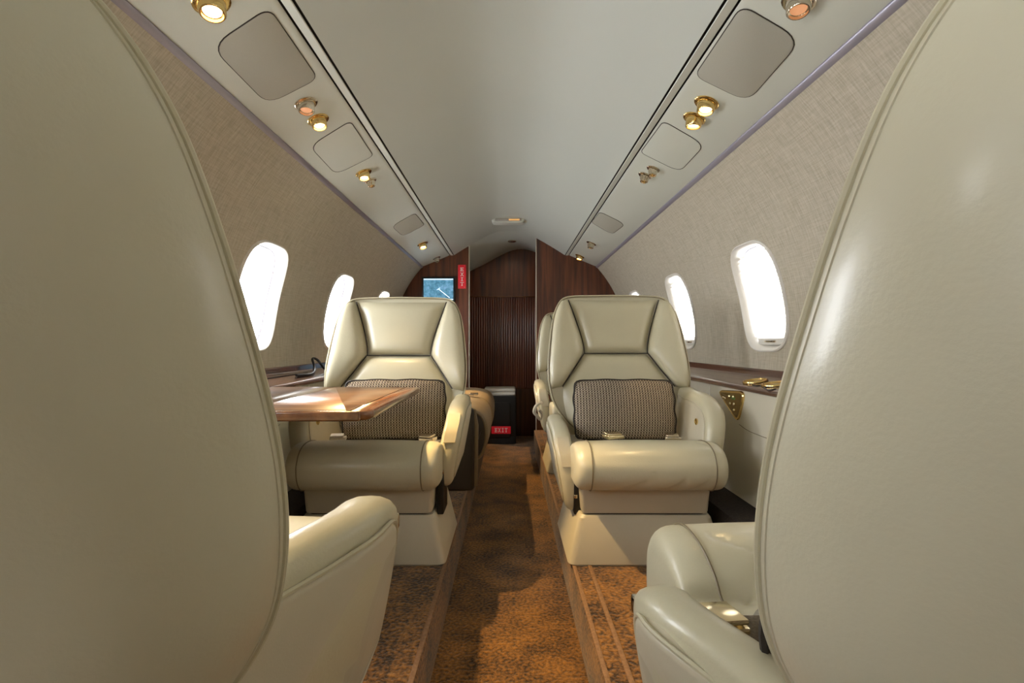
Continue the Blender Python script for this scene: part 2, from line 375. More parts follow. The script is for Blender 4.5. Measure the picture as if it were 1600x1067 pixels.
for side, nm in ((-1, 'left'), (1, 'right')):
    prof = [(0.4675, 0.6925), (0.4695, 0.690)] + [tuple(PA + PD * s) for s in (0.01, 0.11, 0.217)] + [(0.675, 0.606), (0.675, 0.63)]
    po = struct(extrude_y('trim_%d' % (tr + 1), [(side * x, EYE + z) for x, z in prof], Y0, Y1, PSU, smooth=50), 'white overhead service panel')
    prof = [(0.676, 0.612), (0.674, 0.602), (0.677, 0.5965), (0.684, 0.592), (0.6885, 0.591), (0.690, 0.596), (0.684, 0.612)]
    struct(extrude_y('trim_%d' % (tr + 2), [(side * x, EYE + z) for x, z in prof], Y0, Y1, LAV, closed=True), 'grey metal strip along the overhead panel')
    prof = [(0.4385, 0.6915), (0.4400, 0.6895), (0.459, 0.6895), (0.4610, 0.6915)]
    struct(extrude_y('trim_%d' % (tr + 3), [(side * x, EYE + z) for x, z in prof], Y0, Y1, PSU), 'narrow white strip between two dark seams')
    prof = [(0.42, 0.7035), (0.432, 0.697), (0.470, 0.697), (0.48, 0.70)]
    struct(extrude_y('trim_%d' % (tr + 4), [(side * x, EYE + z) for x, z in prof], Y0, Y1, BLACK), 'dark recess behind the ceiling seams')
    prof = [(0.670, 0.622), (0.688, 0.606), (0.72, 0.592)]
    struct(extrude_y('trim_%d' % (tr + 5), [(side * x, EYE + z) for x, z in prof], Y0, Y1, BLACK), 'shadow gap above the side wall, coloured black')  # black sheet paints the shadow line between metal strip and wall
    tr += 5

# side ledges, lower side panels
for side, nm in ((-1, 'left'), (1, 'right')):
    pr = [(0.916, -0.092), (0.909, -0.100), (0.904, -0.114), (0.896, -0.120), (0.84, -0.131), (0.790, -0.139), (0.781, -0.142), (0.777, -0.148), (0.779, -0.156), (0.79, -0.160), (0.916, -0.160)]
    lg = extrude_y('side_ledge', [(side * x, EYE + z) for x, z in pr], Y0, 3.99, WOODL, closed=True)
    tag(lg, ('dark polished wood ledge under the open windows, table folded out of it' if side < 0 else 'dark polished wood ledge under the shaded windows'), 'ledge')
    pr = [(0.916, -0.161), (0.793, -0.161), (0.790, -0.30), (0.783, -0.42), (0.766, -0.511), (0.916, -0.511)]
    lp = struct(extrude_y('wall_lower_' + nm, [(side * x, EYE + z) for x, z in pr], Y0, 3.99, LOWER, closed=True, smooth=50), 'cream lower side wall panel')
    # moulded seam line in the panel
    sp = [pix(1155, 663, 1.76), pix(1170, 672, 1.70), pix(1190, 681, 1.61), pix(1207, 687, 1.54), pix(1230, 694, 1.46)]
    bm = B(); tube(bm, [(side * 0.7895, p.y, p.z) for p in catmull(sp, 4)], 0.0012, 6); obj('panel_seam', bm, PIPE, lp)
    bm = B(); tube(bm, [(side * 0.7905, 2.02, EYE - 0.163), (side * 0.7895, 2.02, EYE - 0.24)], 0.0012, 6); obj('panel_seam', bm, WHITE, lp)

# aft bulkhead and end closures
bm = B(); box(bm, (0, Y0 - 0.02, 0.85), (2.1, 0.03, 2.1)); struct(obj('wall_aft', bm, LOWER), 'aft bulkhead')
# forward partitions
def ceil_h(x):
    x = abs(x)
    for (a, b), (c, d) in zip(vr, vr[1:]):
        if a <= x <= c: return b + (d - b) * (x - a) / (c - a)
    return None
def partition(nm, xa, side, no):
    top = [(x, ceil_h(x) + 0.004) for x in [xa + (0.430 - xa) * k / 8 for k in range(9)]]
    arcp = [(0.47, 0.715), (0.70, 0.625)] + [(arc(math.radians(t), 0.928)[0], HC + 0.928 * math.sin(math.radians(t))) for t in range(40, -70, -6)]
    arcp = [p for p in arcp if p[1] > -EYE]
    pts = [(xa, -EYE)] + top + arcp + [(arcp[-1][0], -EYE)]
    bm = B(); loft(bm, [[(side * x, y, EYE + z) for x, z in pts] for y in (Y1, Y1 + 0.028)])
    o = struct(obj('wall_front_' + nm, bm, WOOD, smooth=20), 'dark mahogany partition beside the forward doorway')
    bm = B(); box(bm, (side * (xa - 0.003), Y1 + 0.014, (EYE + top[0][1]) / 2), (0.006, 0.034, EYE + top[0][1] - 0.004), 0.002); obj('edge_trim', bm, LOWER, o)
    return o
pl_ = partition('left', 0.318, -1, 1); pr_ = partition('right', 0.212, 1, 2)
# forward vestibule
FW = 4.50
farp = [(-.62, .47), (-.45, .575), (-.34, .64), (-.217, .70), (-.09, .77), (0, .812), (.06, .828), (.112, .832), (.174, .822), (.236, .80), (.33, .75), (.62, .5)]
farp = resample(catmull([Vector(p) for p in farp], 6), 40)
nearp = resample([Vector((x, ceil_h(x) if abs(x) < .43 else .69 - (abs(x) - .43) * .55)) for x in [-.62 + 1.24 * k / 60 for k in range(61)]], 40)
bm = B(); rings = []
for i in range(9):
    t = i / 8; e = math.sin(t * math.pi / 2) ** 1.2
    rings.append([(a.x + (b.x - a.x) * e, Y1 + 0.005 + (FW - Y1 - 0.005) * t, EYE + a.y + (b.y - a.y) * e - 0.0) for a, b in zip(nearp, farp)])
loft(bm, rings, closed=False); struct(obj('ceiling_vestibule', bm, CEIL, smooth=60), 'white moulded arch over the forward vestibule')
bm = B(); box(bm, (0, FW + 0.02, 0.85), (2.0, 0.03, 2.0)); fwall = struct(obj('wall_front', bm, WOOD, smooth=20), 'mahogany bulkhead of the vestibule')
TZ1 = pix(790, 464.5, FW - 0.01).z; TZ0 = pix(790, 606, FW - 0.01).z
bm = B(); NS = 32
for k in range(NS):
    x0 = -0.36 + 0.66 * k / NS; wd = 0.66 / NS
    ring = [(x0 + wd * (0.5 + 0.48 * math.cos(a)), FW + 0.004 - 0.0036 * math.sin(a)) for a in [math.pi * q / 5 for q in range(6)]]
    loft(bm, [[(x, y, z) for x, y in ring] for z in (TZ0, TZ1)])
ts = obj('tambour_slats', bm, WOODT, fwall, 60); ts['kind'] = 'stuff'
bm = B(); box(bm, (-0.03, FW - 0.003, TZ1 + 0.006), (0.68, 0.016, 0.008), 0.002); box(bm, (-0.03, FW - 0.003, TZ0 - 0.004), (0.68, 0.016, 0.006), 0.002); obj('tambour_rail', bm, WOODB, fwall)
for side, nm in ((-1, 'left'), (1, 'right')):
    bm = B(); box(bm, (side * 0.61, 4.265, 0.7), (0.02, 0.47, 1.5)); struct(obj('wall_vestibule_' + nm, bm, WOOD), 'vestibule side wall')

# ------------------------------------------------------------------ seats
def half_outline():
    h = [(0.0, .878), (.12, .876), (.175, .872), (.203, .862), (.222, .840), (.240, .80), (.252, .745), (.261, .68), (.267, .62), (.268, .57), (.264, .52), (.254, .475), (.235, .435), (.205, .395), (.175, .365), (.14, .345), (.0, .335)]
    c = catmull(h, 5); return [(max(0, p.x), p.y) for p in c]
HO = half_outline()
OUT = [(x, v) for x, v in HO] + [(-x, v) for x, v in reversed(HO[1:-1])]
def yb(x, v):
    return 0.175 + (v - .34) * 0.27 - 0.045 * min(1, abs(x) / .27) ** 3
def coons(bm, L_, R_, nu=14, nv=18, dome=0.03, gap=0.0025):
    L_ = resample([Vector(p) for p in L_], nv); R_ = resample([Vector(p) for p in R_], nv)
    rows = []
    for j in range(nv):
        w_ = j / (nv - 1); row = []
        for i in range(nu):
            u = i / (nu - 1); p = L_[j].lerp(R_[j], u)
            d = dome * ((1 - abs(2 * u - 1) ** 3.0) ** 0.5) * ((1 - abs(2 * w_ - 1) ** 5) ** 0.5)
            row.append((p.x, yb(p.x, p.y) + 0.006 - d, p.y))
        rows.append(row)
    loft(bm, rows, closed=False)
def gapped(L_, R_, g=0.0025):
    return [Vector(p) + Vector((g, 0)) for p in L_], [Vector(p) - Vector((g, 0)) for p in R_]
ARM = [(.22, .478), (.12, .492), (.03, .490), (-.045, .474), (-.094, .446), (-.123, .408), (-.135, .360), (-.137, .305), (-.130, .258), (-.110, .233), (-.07, .228), (.02, .232), (.12, .240), (.22, .262)]
ARMC0 = [(p.x, p.y) for p in catmull(ARM, 4, True)]
def arm(par, s, dz, aisle, near=False, xo=0.0, dy=0.0):
    T = 0.030; xc = s * (0.254 - xo); ARMC = [(a_ + dy * (1 if a_ < .1 else .3), b_ - ((a_ + .1) * .14 if near else 0)) for a_, b_ in ARMC0]
    def X(q, z, y=0.0):
        t = min(1, max(0, (y + .03) / .20)) if near else 0
        return xc + s * (q * T - 0.036 * min(1, max(0, (.44 - z) / .2)) - .075 * t * t * (3 - 2 * t))
    def lay(levels, pts):
        rings = []
        for q, d in levels:
            rings.append([(X(q, z, y), y, z + dz) for y, z in (inset(pts, d) if d else pts)])
        return rings
    bm = B(); loft(bm, lay([(-1, .020), (-.9, .011), (-.7, .004), (-.4, .0008), (0, 0), (.4, .0008), (.7, .004), (.9, .010), (1, .017)], ARMC))
    a = obj('armrest', bm, LEATHER, par, 50)
    f = 1 if aisle else -1
    pan = inset(ARMC, .034)
    bm = B(); loft(bm, lay([(f * .5, -.004), (f * 1.06, 0), (f * 1.12, .002), (f * 1.17, .007)], pan), True, False, True); p = obj('side_panel', bm, PLASTIC, a, 50)
    bm = B(); tube(bm, [(X(f * 1.05, z, y), y, z + dz) for y, z in inset(ARMC, .031)], .0028, 6, True); obj('piping', bm, LEATHER if aisle else PLASTIC, p)
    if aisle and near:
        bm = B(); box(bm, (xc + s * .012, -.134 + dy, .405 + dz), (.016, .012, .022), .003); obj('release_knob', bm, CHROME, a)
    elif aisle:
        # ash tray lid set into the nose
        seg = resample([(-.078, .457), (-.094, .446), (-.123, .408), (-.133, .374)], 8)
        bm = B(); rings = []
        for k, (y, z) in enumerate(seg):
            n = Vector((-.55, .83)) if k < 3 else Vector((-.85, .5)); e = 0.006
            rings.append([(X(-.62, z), y, z + dz), (X(-.62, z), y + n.x * e, z + dz + n.y * e), (X(.62, z), y + n.x * e, z + dz + n.y * e), (X(.62, z), y, z + dz)])
        loft(bm, rings); obj('tray_lid', bm, PLASTIC, a, 30)
        bm = B(); box(bm, (xc - s * .034, -.128, .285 + dz), (.012, .03, .012), .002); obj('release_lever', bm, CHROME, a)
        bm = B(); box(bm, (xc - s * .040, -.09, .20), (.022, .10, .13), .004); obj('arm_post', bm, DARKM, par)
    else:
        bm = B(); lathe(bm, [(.0, 0), (.011, 0), (.011, .004), (.007, .006), (.006, .004), (0, .004)], Matrix.Translation((X(-1.17, .40), -.035, .40 + dz)) @ Matrix.Rotation(-s * math.pi / 2, 4, 'Y'), 14); obj('latch_button', bm, GOLD, a)
    return a
def cushion(par, dz, creases):
    hw = .222
    prof = [(-.285, .318), (-.278, .355), (-.250, .382), (-.205, .393), (-.15, .388), (-.108, .370), (-.088, .352), (-.074, .350), (-.045, .357), (.02, .353), (.12, .348), (.19, .345), (.205, .33), (.205, .27), (.19, .245), (.05, .238), (-.12, .236), (-.20, .236), (-.252, .246), (-.278, .275)]
    prof = [(y, z + (dz if z > .34 else dz * .5 if z > .3 else 0)) for y, z in prof]
    pc = [(p.x, p.y) for p in catmull(prof, 5, True)]; cy, cz = -.05, .305
    rings = []; NX = 90
    for i in range(NX + 1):
        u = -1 + 2 * i / NX; a = abs(u)
        k = 1.0 if a < .84 else 1 - .32 * ((a - .84) / .16) ** 2.2
        cr = 0.010 * (1 - a ** 2)
        x = hw * u if a < .84 else hw * (math.copysign(.84 + .16 * math.sin((a - .84) / .16 * math.pi / 2), u))
        ring = []
        for y, z in pc:
            yy = y if y > cy else cy + (y - cy) * (0.5 + 0.5 * k)
            dd = 0
            for (xa, ya, xb, yb_, top) in creases:
                if (z > cz) == top:
                    ax, ay = xb - xa, yb_ - ya; t = max(0, min(1, ((x - xa) * ax + (y - ya) * ay) / (ax * ax + ay * ay)))
                    d2 = (x - xa - t * ax) ** 2 + (y - ya - t * ay) ** 2; dd -= .006 * math.exp(-d2 / .00004)
            ring.append((x, yy - cr * (0.6 if y < -.2 else 0), cz + (z - cz) * k + (cr * 0.5 if z > .34 else 0) + (dd if z > cz else -dd)))
        rings.append(ring)
    bm = B(); loft(bm, rings); c = obj('seat_cushion', bm, LEATHER, par, 60)
    for u in (-.80, .80):
        bm = B(); cr = .010 * (1 - u * u)
        pts = [(hw * u, y - (.002 if y < -.2 else 0) - cr * (0.6 if y < -.2 else 0), z + (.0012 if z > .34 else -.001 if z < .25 else 0) + (cr * .5 if z > .34 else 0)) for y, z in pc if y < .0]
        i0 = max(range(len(pts) - 1), key=lambda i: (Vector(pts[i + 1]) - Vector(pts[i])).length) + 1
        tube(bm, pts[i0:] + pts[:i0], .0018, 6); obj('piping', bm, PIPE, c)
    return c
def belt(par, side, dz):
    bm = B(); pts = [(side * .20, .15, .352 + dz), (side * .185, .06, .354 + dz), (side * .15, -.02, .358 + dz), (side * .10, -.06, .366 + dz)]
    pts = catmull([Vector(p) for p in pts], 5); rings = []
    for i, p in enumerate(pts):
        t = (pts[min(i + 1, len(pts) - 1)] - pts[max(i - 1, 0)]).normalized(); s = t.cross(Vector((0, 0, 1))).normalized()
        rings.append([p + s * .022 + Vector((0, 0, .0015)), p - s * .022 + Vector((0, 0, .0015)), p - s * .022 - Vector((0, 0, .0015)), p + s * .022 - Vector((0, 0, .0015))])
    loft(bm, rings); return obj('seat_belt', bm, STRAP, par, 40)
def buckle(par, loc, rz, s=1.0, mt=PGOLD):
    M = Matrix.Translation(loc) @ Matrix.Rotation(rz, 4, 'Z')
    bm = B(); v = box(bm, (0, 0, .006), (.064 * s, .046 * s, .012), .003); bmesh.ops.transform(bm, matrix=M, verts=bm.verts); b = obj('buckle', bm, mt, par)
    bm = B(); box(bm, (-.004 * s, .0, .016), (.052 * s, .046 * s, .006), .002, rot=Matrix.Rotation(math.radians(4), 3, 'X')); bmesh.ops.transform(bm, matrix=M, verts=bm.verts); obj('buckle_lid', bm, mt, b)
    return b
def seat(label, loc, rz, aisle, drop, cz_off, near=False, xo=0.0, dy=0.0, creases=()):
    t = thing('cabin_seat', label, 'seat', loc, rz, 'cream leather cabin seats')
    # pedestal
    bm = B()
    def rr(hx, ya, yb_, z, r=.022):
        pts = []
        for cx_, cy_, a0 in ((hx - r, ya + r, -90), (hx - r, yb_ - r, 0), (-hx + r, yb_ - r, 90), (-hx + r, ya + r, 180)):
            for k in range(5): a = math.radians(a0 + 22.5 * k); pts.append((cx_ + r * math.cos(a), cy_ + r * math.sin(a), z))
        return pts
    loft(bm, [rr(.234, -.20, .17, 0), rr(.238, -.204, .172, .006), rr(.205, -.190, .16, .140), rr(.198, -.184, .155, .149)]); obj('base', bm, PLASTIC, t, 30)
    bm = B(); loft(bm, [rr(.188, -.176, .15, .149), rr(.188, -.176, .15, .154)]); obj('base_gap', bm, SEAM, t, 30)
    bm = B(); loft(bm, [rr(.192, -.182, .16, .154, .012), rr(.194, -.184, .16, .160, .012), rr(.200, -.190, .17, .245, .012)]); obj('pedestal', bm, PLASTIC, t, 30)
    cushion(t, cz_off, creases)
    # back
    bm = B(); rings = []
    for k in range(11):
        a = k / 10 * math.pi / 2; sc_ = max(.02, math.cos(a)) ** .55; dp = .135 * math.sin(a) ** 1.15
        rings.append([(x * sc_, yb(x, v) + dp + (yb(0, v) - yb(x, v)) * (1 - sc_), .60 + (v - .60) * sc_) for x, v in OUT])
    loft(bm, rings, True, False, True)
    fr = [(x, yb(x, v), v) for x, v in OUT]; n = len(HO)
    rows = []
    for i in range(n):
        x, v = HO[i]; rows.append([(x * q, yb(x * q, v) + .008, v) for q in (-1, -.75, -.5, -.25, 0, .25, .5, .75, 1)])
    loft(bm, rows, closed=False)
    sh = obj('back_shell', bm, SHELL, t, 60)
    bm = B(); tube(bm, fr, .0026, 8, True); obj('edge_piping', bm, LEATHER, sh)
    if not near: bm = B(); tube(bm, [(x * .985, yb(x, v) - .004, .6 + (v - .6) * .985) for x, v in OUT], .0016, 6, True); obj('dark_seam', bm, PIPE, sh)
    inner = [(.180, .858), (.160, .80), (.138, .73), (.126, .68), (.123, .648)]
    inner = [(p.x, p.y) for p in catmull(inner, 4)]
    lower = [(.123, .642), (.165, .585), (.214, .515), (.214, .47), (.205, .42), (.19, .345)]
    L_, R_ = gapped([(-x, v) for x, v in inner], inner); bm = B(); coons(bm, L_, R_, dome=.034); obj('headrest', bm, LEATHER, t, 60)
    L_, R_ = gapped([(-x, v) for x, v in lower], lower); bm = B(); coons(bm, L_, R_, 18, 20, dome=.040); obj('backrest', bm, LEATHER, t, 60)
    wo_ = [p for p in HO if p[0] > .185 and .507 <= p[1] <= .864]; wi = inner + [(.165, .588), (.214, .520)]
    for s in (-1, 1):
        bm = B(); coons(bm, [(s * (x + .0025), v) for x, v in wi], [(s * (x - .002), v) for x, v in wo_], 12, 22, dome=.050); obj('side_wing', bm, LEATHER, t, 60)
        bm = B(); tube(bm, [(s * x, yb(x, v) - .003, v) for x, v in wi], .0022, 6); obj('wing_seam', bm, SEAM, t)
    bm = B(); tube(bm, [(x, yb(x, .645) - .003, .645) for x in (-.123, -.06, 0, .06, .123)], .0022, 6); obj('headrest_seam', bm, SEAM, t)
    arm(t, aisle, drop, True, near, xo, dy); arm(t, -aisle, 0.012, False)
    for s in (-1, 1): belt(t, s, cz_off)
    return t

PIT = 1.10
WR = ((-.19, -.10, -.10, -.19, True), (-.02, -.085, -.13, -.155, True), (-.10, -.085, .03, -.17, True), (.06, -.085, -.06, -.16, True), (.04, -.09, .15, -.18, True), (.15, -.085, .08, -.15, True))
WF = ((-.10, -.25, .00, -.285, False), (.0, -.23, .09, -.28, False), (.10, -.24, .16, -.28, False), (.15, -.19, .20, -.25, True))
S1R = seat('cream leather seat with aisle armrest lowered and full tweed cushion showing', (.416, 1.75, PL), 0, -1, -.092, -.020, xo=.012, creases=WF)
S1L = seat('cream leather seat behind the wooden table, its aisle armrest raised', (-.432, 1.75, PL), 0, 1, -.015, -.020)
S2R = seat('cream leather seat mostly hidden behind the seat with the brown cushion', (.432, 1.75 + PIT, PL), 0, -1, -.035, -.020)
SNL = seat('cream leather seat turned away, its smooth back beside the table', (-.430, .56, PL), math.pi, -1, 0.018, .012, True, dy=-.03)
SNR = seat('cream leather seat turned away with gold buckle lying on its cushion', (.431, .525, PL), math.pi, 1, -.066, .014, True, creases=WR)
buckle(S1R, (-.075, -.062, .362), .35, .95); buckle(S1R, (.12, -.07, .358), -.2, .8, CHROME)
buckle(S1L, (.165, -.07, .356), -.3, .8, CHROME); buckle(S1L, (-.13, -.07, .356), .2, .8, STRAP)
lb = (-(.212 - .431), -(.540 - .525), .372)
buckle(SNR, lb, .10, 1.0, PGOLD)
bm = B(); box(bm, (lb[0] - .075, lb[1] + .006, .376), (.10, .048, .003), .001); obj('belt_webbing', bm, STRAPD, SNR)

for st, off in ((S1R, .010), (S1L, .018), (S2R, .010)):      # backs of the facing seats sit a little lower
    for ch in st.children:
        if ch.name.split('.')[0] in ('back_shell', 'headrest', 'backrest', 'side_wing', 'wing_seam', 'headrest_seam'): ch.location.z = -off
# tweed cushions
def pillow(label, loc, rz, rx, wd=.182, ht=.108, th=.055):
    t = thing('throw_cushion', label, 'cushion', loc, rz, 'tweed throw cushions'); t.rotation_euler = (rx, 0, rz)
    bm = B(); N_ = 22; V = {}
    def P(u, v, s):
        f = ((1 - abs(u) ** 2.4) * (1 - abs(v) ** 2.4)); m_ = max(abs(u), abs(v), 1e-6); ln = (abs(u / m_) ** 9 + abs(v / m_) ** 9) ** (1 / 9) or 1; k = 1 / ln
        k *= 1 - .025 * m_ ** 4 * math.cos(3 * math.pi * min(abs(u), abs(v)) / m_ * .5) ** 2
        return (wd * u * k, s * th * max(0, f) ** .55, ht * v * k)
    for s in (-1, 1):
        rows = [[P(-1 + 2 * i / N_, -1 + 2 * j / N_, s) for i in range(N_ + 1)] for j in range(N_ + 1)]; loft(bm, rows, closed=False)
    bmesh.ops.remove_doubles(bm, verts=bm.verts, dist=1e-5)
    obj('cushion_cover', bm, TWEED, t, 80)
    ed = [(u, -1) for u in [-1 + .1 * i for i in range(20)]] + [(1, v) for v in [-1 + .1 * i for i in range(20)]] + [(-u, 1) for u in [-1 + .1 * i for i in range(20)]] + [(-1, -v) for v in [-1 + .1 * i for i in range(20)]]
    bm = B(); tube(bm, [P(u, v, 0) for u, v in ed], .0042, 6, True); obj('piping', bm, SEAM, t)
    return t
pillow('brown tweed cushion propped on the seat with lowered armrest', (.416 - .004, 1.75 + .085, PL + .437), 0, -.20)
pillow('brown tweed cushion partly hidden behind the wooden table', (-.432 + .02, 1.75 + .085, PL + .437), .05, -.20)
pillow('dark tweed cushion peeping out beside a seat back and gold buckle', (.424 - .012, .525 - .085, PL + .46), math.pi, -.20, .19)

# ------------------------------------------------------------------ divan on the left
dv = thing('divan', 'tan brown leather side bench behind the seat at the table', 'bench', (-.40, 2.40, PL))
def lbox(name, c, s, bev, m, par, seg=4):
    bm = B(); box(bm, c, s, bev, seg); return obj(name, bm, m, par, 40)
lbox('base', (.0, .55, .09), (.50, 1.10, .178), .02, DBROWN, dv)
for k in range(2):
    prof = [(-.25, .36), (-.1, .372), (.1, .376), (.20, .372), (.262, .352), (.292, .31), (.300, .25), (.292, .19), (.270, .14), (.235, .12), (.20, .125), (.18, .18), (-.25, .19)]
    pc = [(p.x, p.y) for p in catmull(prof, 3, True)]; rings = []
    y0 = .0 + k * .555
    for q, d in ((0, .016), (.008, .005), (.022, 0), (.27, -.004), (.518, 0), (.532, .005), (.54, .016)):
        rings.append([(x, y0 + q, z) for x, z in inset(pc, d)])
    bm = B(); loft(bm, rings, True, False, False); cu = obj('seat_cushion', bm, BROWN, dv, 60)
    bm = B(); loft(bm, [[(x, y0 + .003, z) for x, z in inset(pc, .014)], [(x, y0 - .004, z) for x, z in inset(pc, .03)]]); obj('end_panel', bm, DBROWN, cu, 60)  # shade on the cushion end is put into the darker leather colour
    bm = B(); loft(bm, [[(x, y0 + .537, z) for x, z in inset(pc, .014)], [(x, y0 + .542, z) for x, z in inset(pc, .03)]]); obj('end_panel', bm, DBROWN, cu, 60)
    bm = B(); tube(bm, [(x, y0 + .002, z) for x, z in inset(pc, .012)], .004, 6, True); obj('piping', bm, BROWN, cu)
lbox('seat_back', (-.27, .55, .45), (.10, 1.10, .36), .04, BROWN, dv)
lbox('end_arm', (.02, -.045, .19), (.44, .05, .38), .02, DBROWN, dv)
bm = B(); tube(bm, [(.242, -.045, .02), (.246, -.045, .30), (.235, -.045, .365), (.19, -.045, .385), (-.15, -.045, .387)], .012, 8); obj('arm_edge', bm, BROWN, dv)
bm = B(); box(bm, (.12, .50, .385), (.16, .045, .004), .001); obj('belt_strap', bm, STRAPD, dv)
bm = B(); box(bm, (.20, .50, .388), (.045, .04, .012), .003); obj('buckle', bm, CHROME, dv)

# ------------------------------------------------------------------ folding table
TH = EYE - .142
tb = thing('folding_table', 'polished walnut folding table with rounded corners beside the open windows', 'table', (-.78, 1.37, TH - .03))
def slab(name, pts, z0, z1, m, par, r=.004):
    pts = [Vector(p) for p in pts]
    bm = B(); rings = []
    for z, d in ((z0, r), (z0 + r * .6, r * .25), ((z0 + z1) / 2, 0), (z1 - r * .6, r * .25), (z1, r)):
        rings.append([(p.x, p.y, z) for p in (inset(pts, d) if d else pts)])
    loft(bm, rings); return obj(name, bm, m, par, 40)
def rnd(pts, r, k=5):
    out = []; n = len(pts)
    for i in range(n):
        p = Vector(pts[i]); a = (Vector(pts[i - 1]) - p).normalized(); b = (Vector(pts[(i + 1) % n]) - p).normalized(); ri = r[i] if isinstance(r, (list, tuple)) else r
        for j in range(k + 1):
            t = j / k; out.append((p + a * ri) * (1 - t) ** 2 + p * 2 * t * (1 - t) + (p + b * ri) * t * t)
    return out
ya, yb2 = -.285, .315
xi = .485; xb = .437; xf = .205
slab('inboard_leaf', rnd([(xf + .0015, ya), (xb - .0008, ya), (xb - .0008, yb2), (xf + .0015, yb2)], .003), .008, .030, WOODTB, tb, .003)
slab('border_band', rnd([(xb, ya), (xi, ya), (xi, yb2), (xb, yb2)], [.003, .035, .012, .003]), .008, .030, WOODB, tb, .006)
slab('wall_leaf', rnd([(.0, ya), (xf - .0015, ya), (xf - .0015, yb2), (0, yb2)], .003), .008, .030, WOODTB, tb, .003)
lbox('front_edge_band', (.235, ya - .004, .019), (.46, .012, .022), .005, WOODB, tb)
lbox('hinge_line', (xf, .015, .018), (.004, .59, .016), .0, SEAM, tb)
bm = B(); loft(bm, [[(0, y, .007), (.30, y, .007), (.22, y, -.012), (0, y, -.075)] for y in (-.23, -.20)]); obj('support_bracket', bm, DARKM, tb, 20)
bm = B(); loft(bm, [[(0, y, .007), (.30, y, .007), (.22, y, -.012), (0, y, -.075)] for y in (.20, .23)]); obj('support_bracket', bm, DARKM, tb, 20)

# ------------------------------------------------------------------ things on ledges and walls
def ledge_z(ax):
    P_ = [(0.777, -0.142), (.79, -.139), (.84, -.131), (.896, -.120)]
    for (a, b), (c, d) in zip(P_, P_[1:]):
        if a <= ax <= c: return EYE + b + (d - b) * (ax - a) / (c - a)
    return EYE - .12
for side, ys in ((-1, (1.66, 1.53)), (1, (1.745, 1.615))):
    for k, y in enumerate(ys):
        ax = .838; z = ledge_z(ax)
        t = thing('cup_holder', ('brass rimmed cup holder let into the ledge beside the table' if side < 0 else 'brass rimmed cup holder let into the ledge under a shaded window'), 'cup holder', (side * ax, y, z + .0015), 0, 'cup holders in the left ledge' if side < 0 else 'cup holders in the right ledge')
        t.rotation_euler = (0, -side * math.atan2(.0085, .05), 0)
        bm = B(); lathe(bm, [(.034, .0), (.040, .0), (.0405, .003), (.038, .007), (.035, .007), (.0335, .003)], Matrix.Identity(4), 28); obj('rim', bm, GOLD, t, 50)
        bm = B(); lathe(bm, [(.0, .0008), (.034, .0008), (.034, .0018), (0, .0018)], Matrix.Identity(4), 28); obj('well', bm, GOLD, t, 50)
# curved lid seam on the right ledge and a cable on the left one
bm = B(); cp = []
for px, py in ((1176, 607), (1182, 603.5), (1190, 601.5), (1200, 600.5), (1212, 600)):
    k = (py - CY) / (px - CX)
    ax = .80
    for _ in range(20): ax = (EYE - ledge_z(ax)) / k if .777 < (EYE - ledge_z(ax)) / k < .9 else ax
    cp.append((ax, F * ax / (px - CX), ledge_z(ax) + .002))
tube(bm, catmull([Vector(p) for p in cp], 4), .0018, 6); tag(obj('lid_seam_curve', bm, DARKM), 'thin dark lid seam curving across the ledge beside the cup holders', 'lid seam')
bm = B(); tube(bm, catmull([Vector(p) for p in ((-.84, 2.02, ledge_z(.84) + .006), (-.83, 2.15, ledge_z(.83) + .006), (-.86, 2.26, ledge_z(.86) + .02), (-.885, 2.30, ledge_z(.88) + .055), (-.872, 2.33, ledge_z(.87) + .05), (-.84, 2.36, ledge_z(.84) + .006), (-.83, 2.52, ledge_z(.83) + .005))], 6), .0055, 8)
tag(obj('headset_cable', bm, DARKM), 'black cable looped on the ledge behind the table', 'cable')
bm = B(); tube(bm, [Vector((-.868, y, ledge_z(.868) + .0018)) for y in (1.60, 1.8, 2.0, 2.2)], .0018, 6); tag(obj('lid_seam_strip', bm, SEAM), 'thin dark strip running along the ledge behind the table', 'strip')
# switch plates, a rounded brass triangle
def switchplate(side, label):
    base = pix(1145, 628, 1); X = .7915; Yc = F * X / (1145 - CX)
    t = thing('switch_plate', label, 'switch plate', (side * X, Yc, EYE - (631 - CY) * Yc / F))
    loc = lambda px, py: Vector((F * X / (px - CX) - Yc, -(py - CY) * (F * X / (px - CX)) / F + (631 - CY) * Yc / F))
    pts = rnd([loc(1127, 613), loc(1159, 614), loc(1162, 634), loc(1154, 653), loc(1147, 648)], [.03, .025, .03, .012, .02]) if False else rnd([loc(1122, 609), loc(1166, 611), loc(1155, 662)], [.055, .045, .036], 8)
    bm = B(); loft(bm, [[(-side * x, p.x, p.y) for p in (inset(pts, d) if d else pts)] for x, d in ((-.001, 0), (.004, 0), (.006, .002))]); obj('plate', bm, GOLD, t, 40)
    bm = B(); loft(bm, [[(-side * x, p.x, p.y) for p in inset(pts, .008)] for x in (.003, .0065)]); obj('face', bm, mat('dark_brass', (.30, .20, .07), .3, metal=1.0) if 'dark_brass' not in MATS else MATS['dark_brass'], t, 40)
    for px, py in ((1134, 621), (1137, 622.5), (1144, 619), (1150, 620), (1145, 630.5), (1151, 631.5), (1151, 641)):
        c = loc(px, py); bm = B(); bmesh.ops.create_uvsphere(bm, u_segments=12, v_segments=8, radius=.0062); bmesh.ops.translate(bm, vec=(-side * .008, c.x, c.y), verts=bm.verts); obj('button', bm, PGOLD, t, 60)
    bm = B(); c = loc(1149, 622); box(bm, (-side * .008, c.x, c.y), (.004, .026, .010), .002); obj('indicator', bm, mat('green_lens', (.10, .22, .04), .3), t)
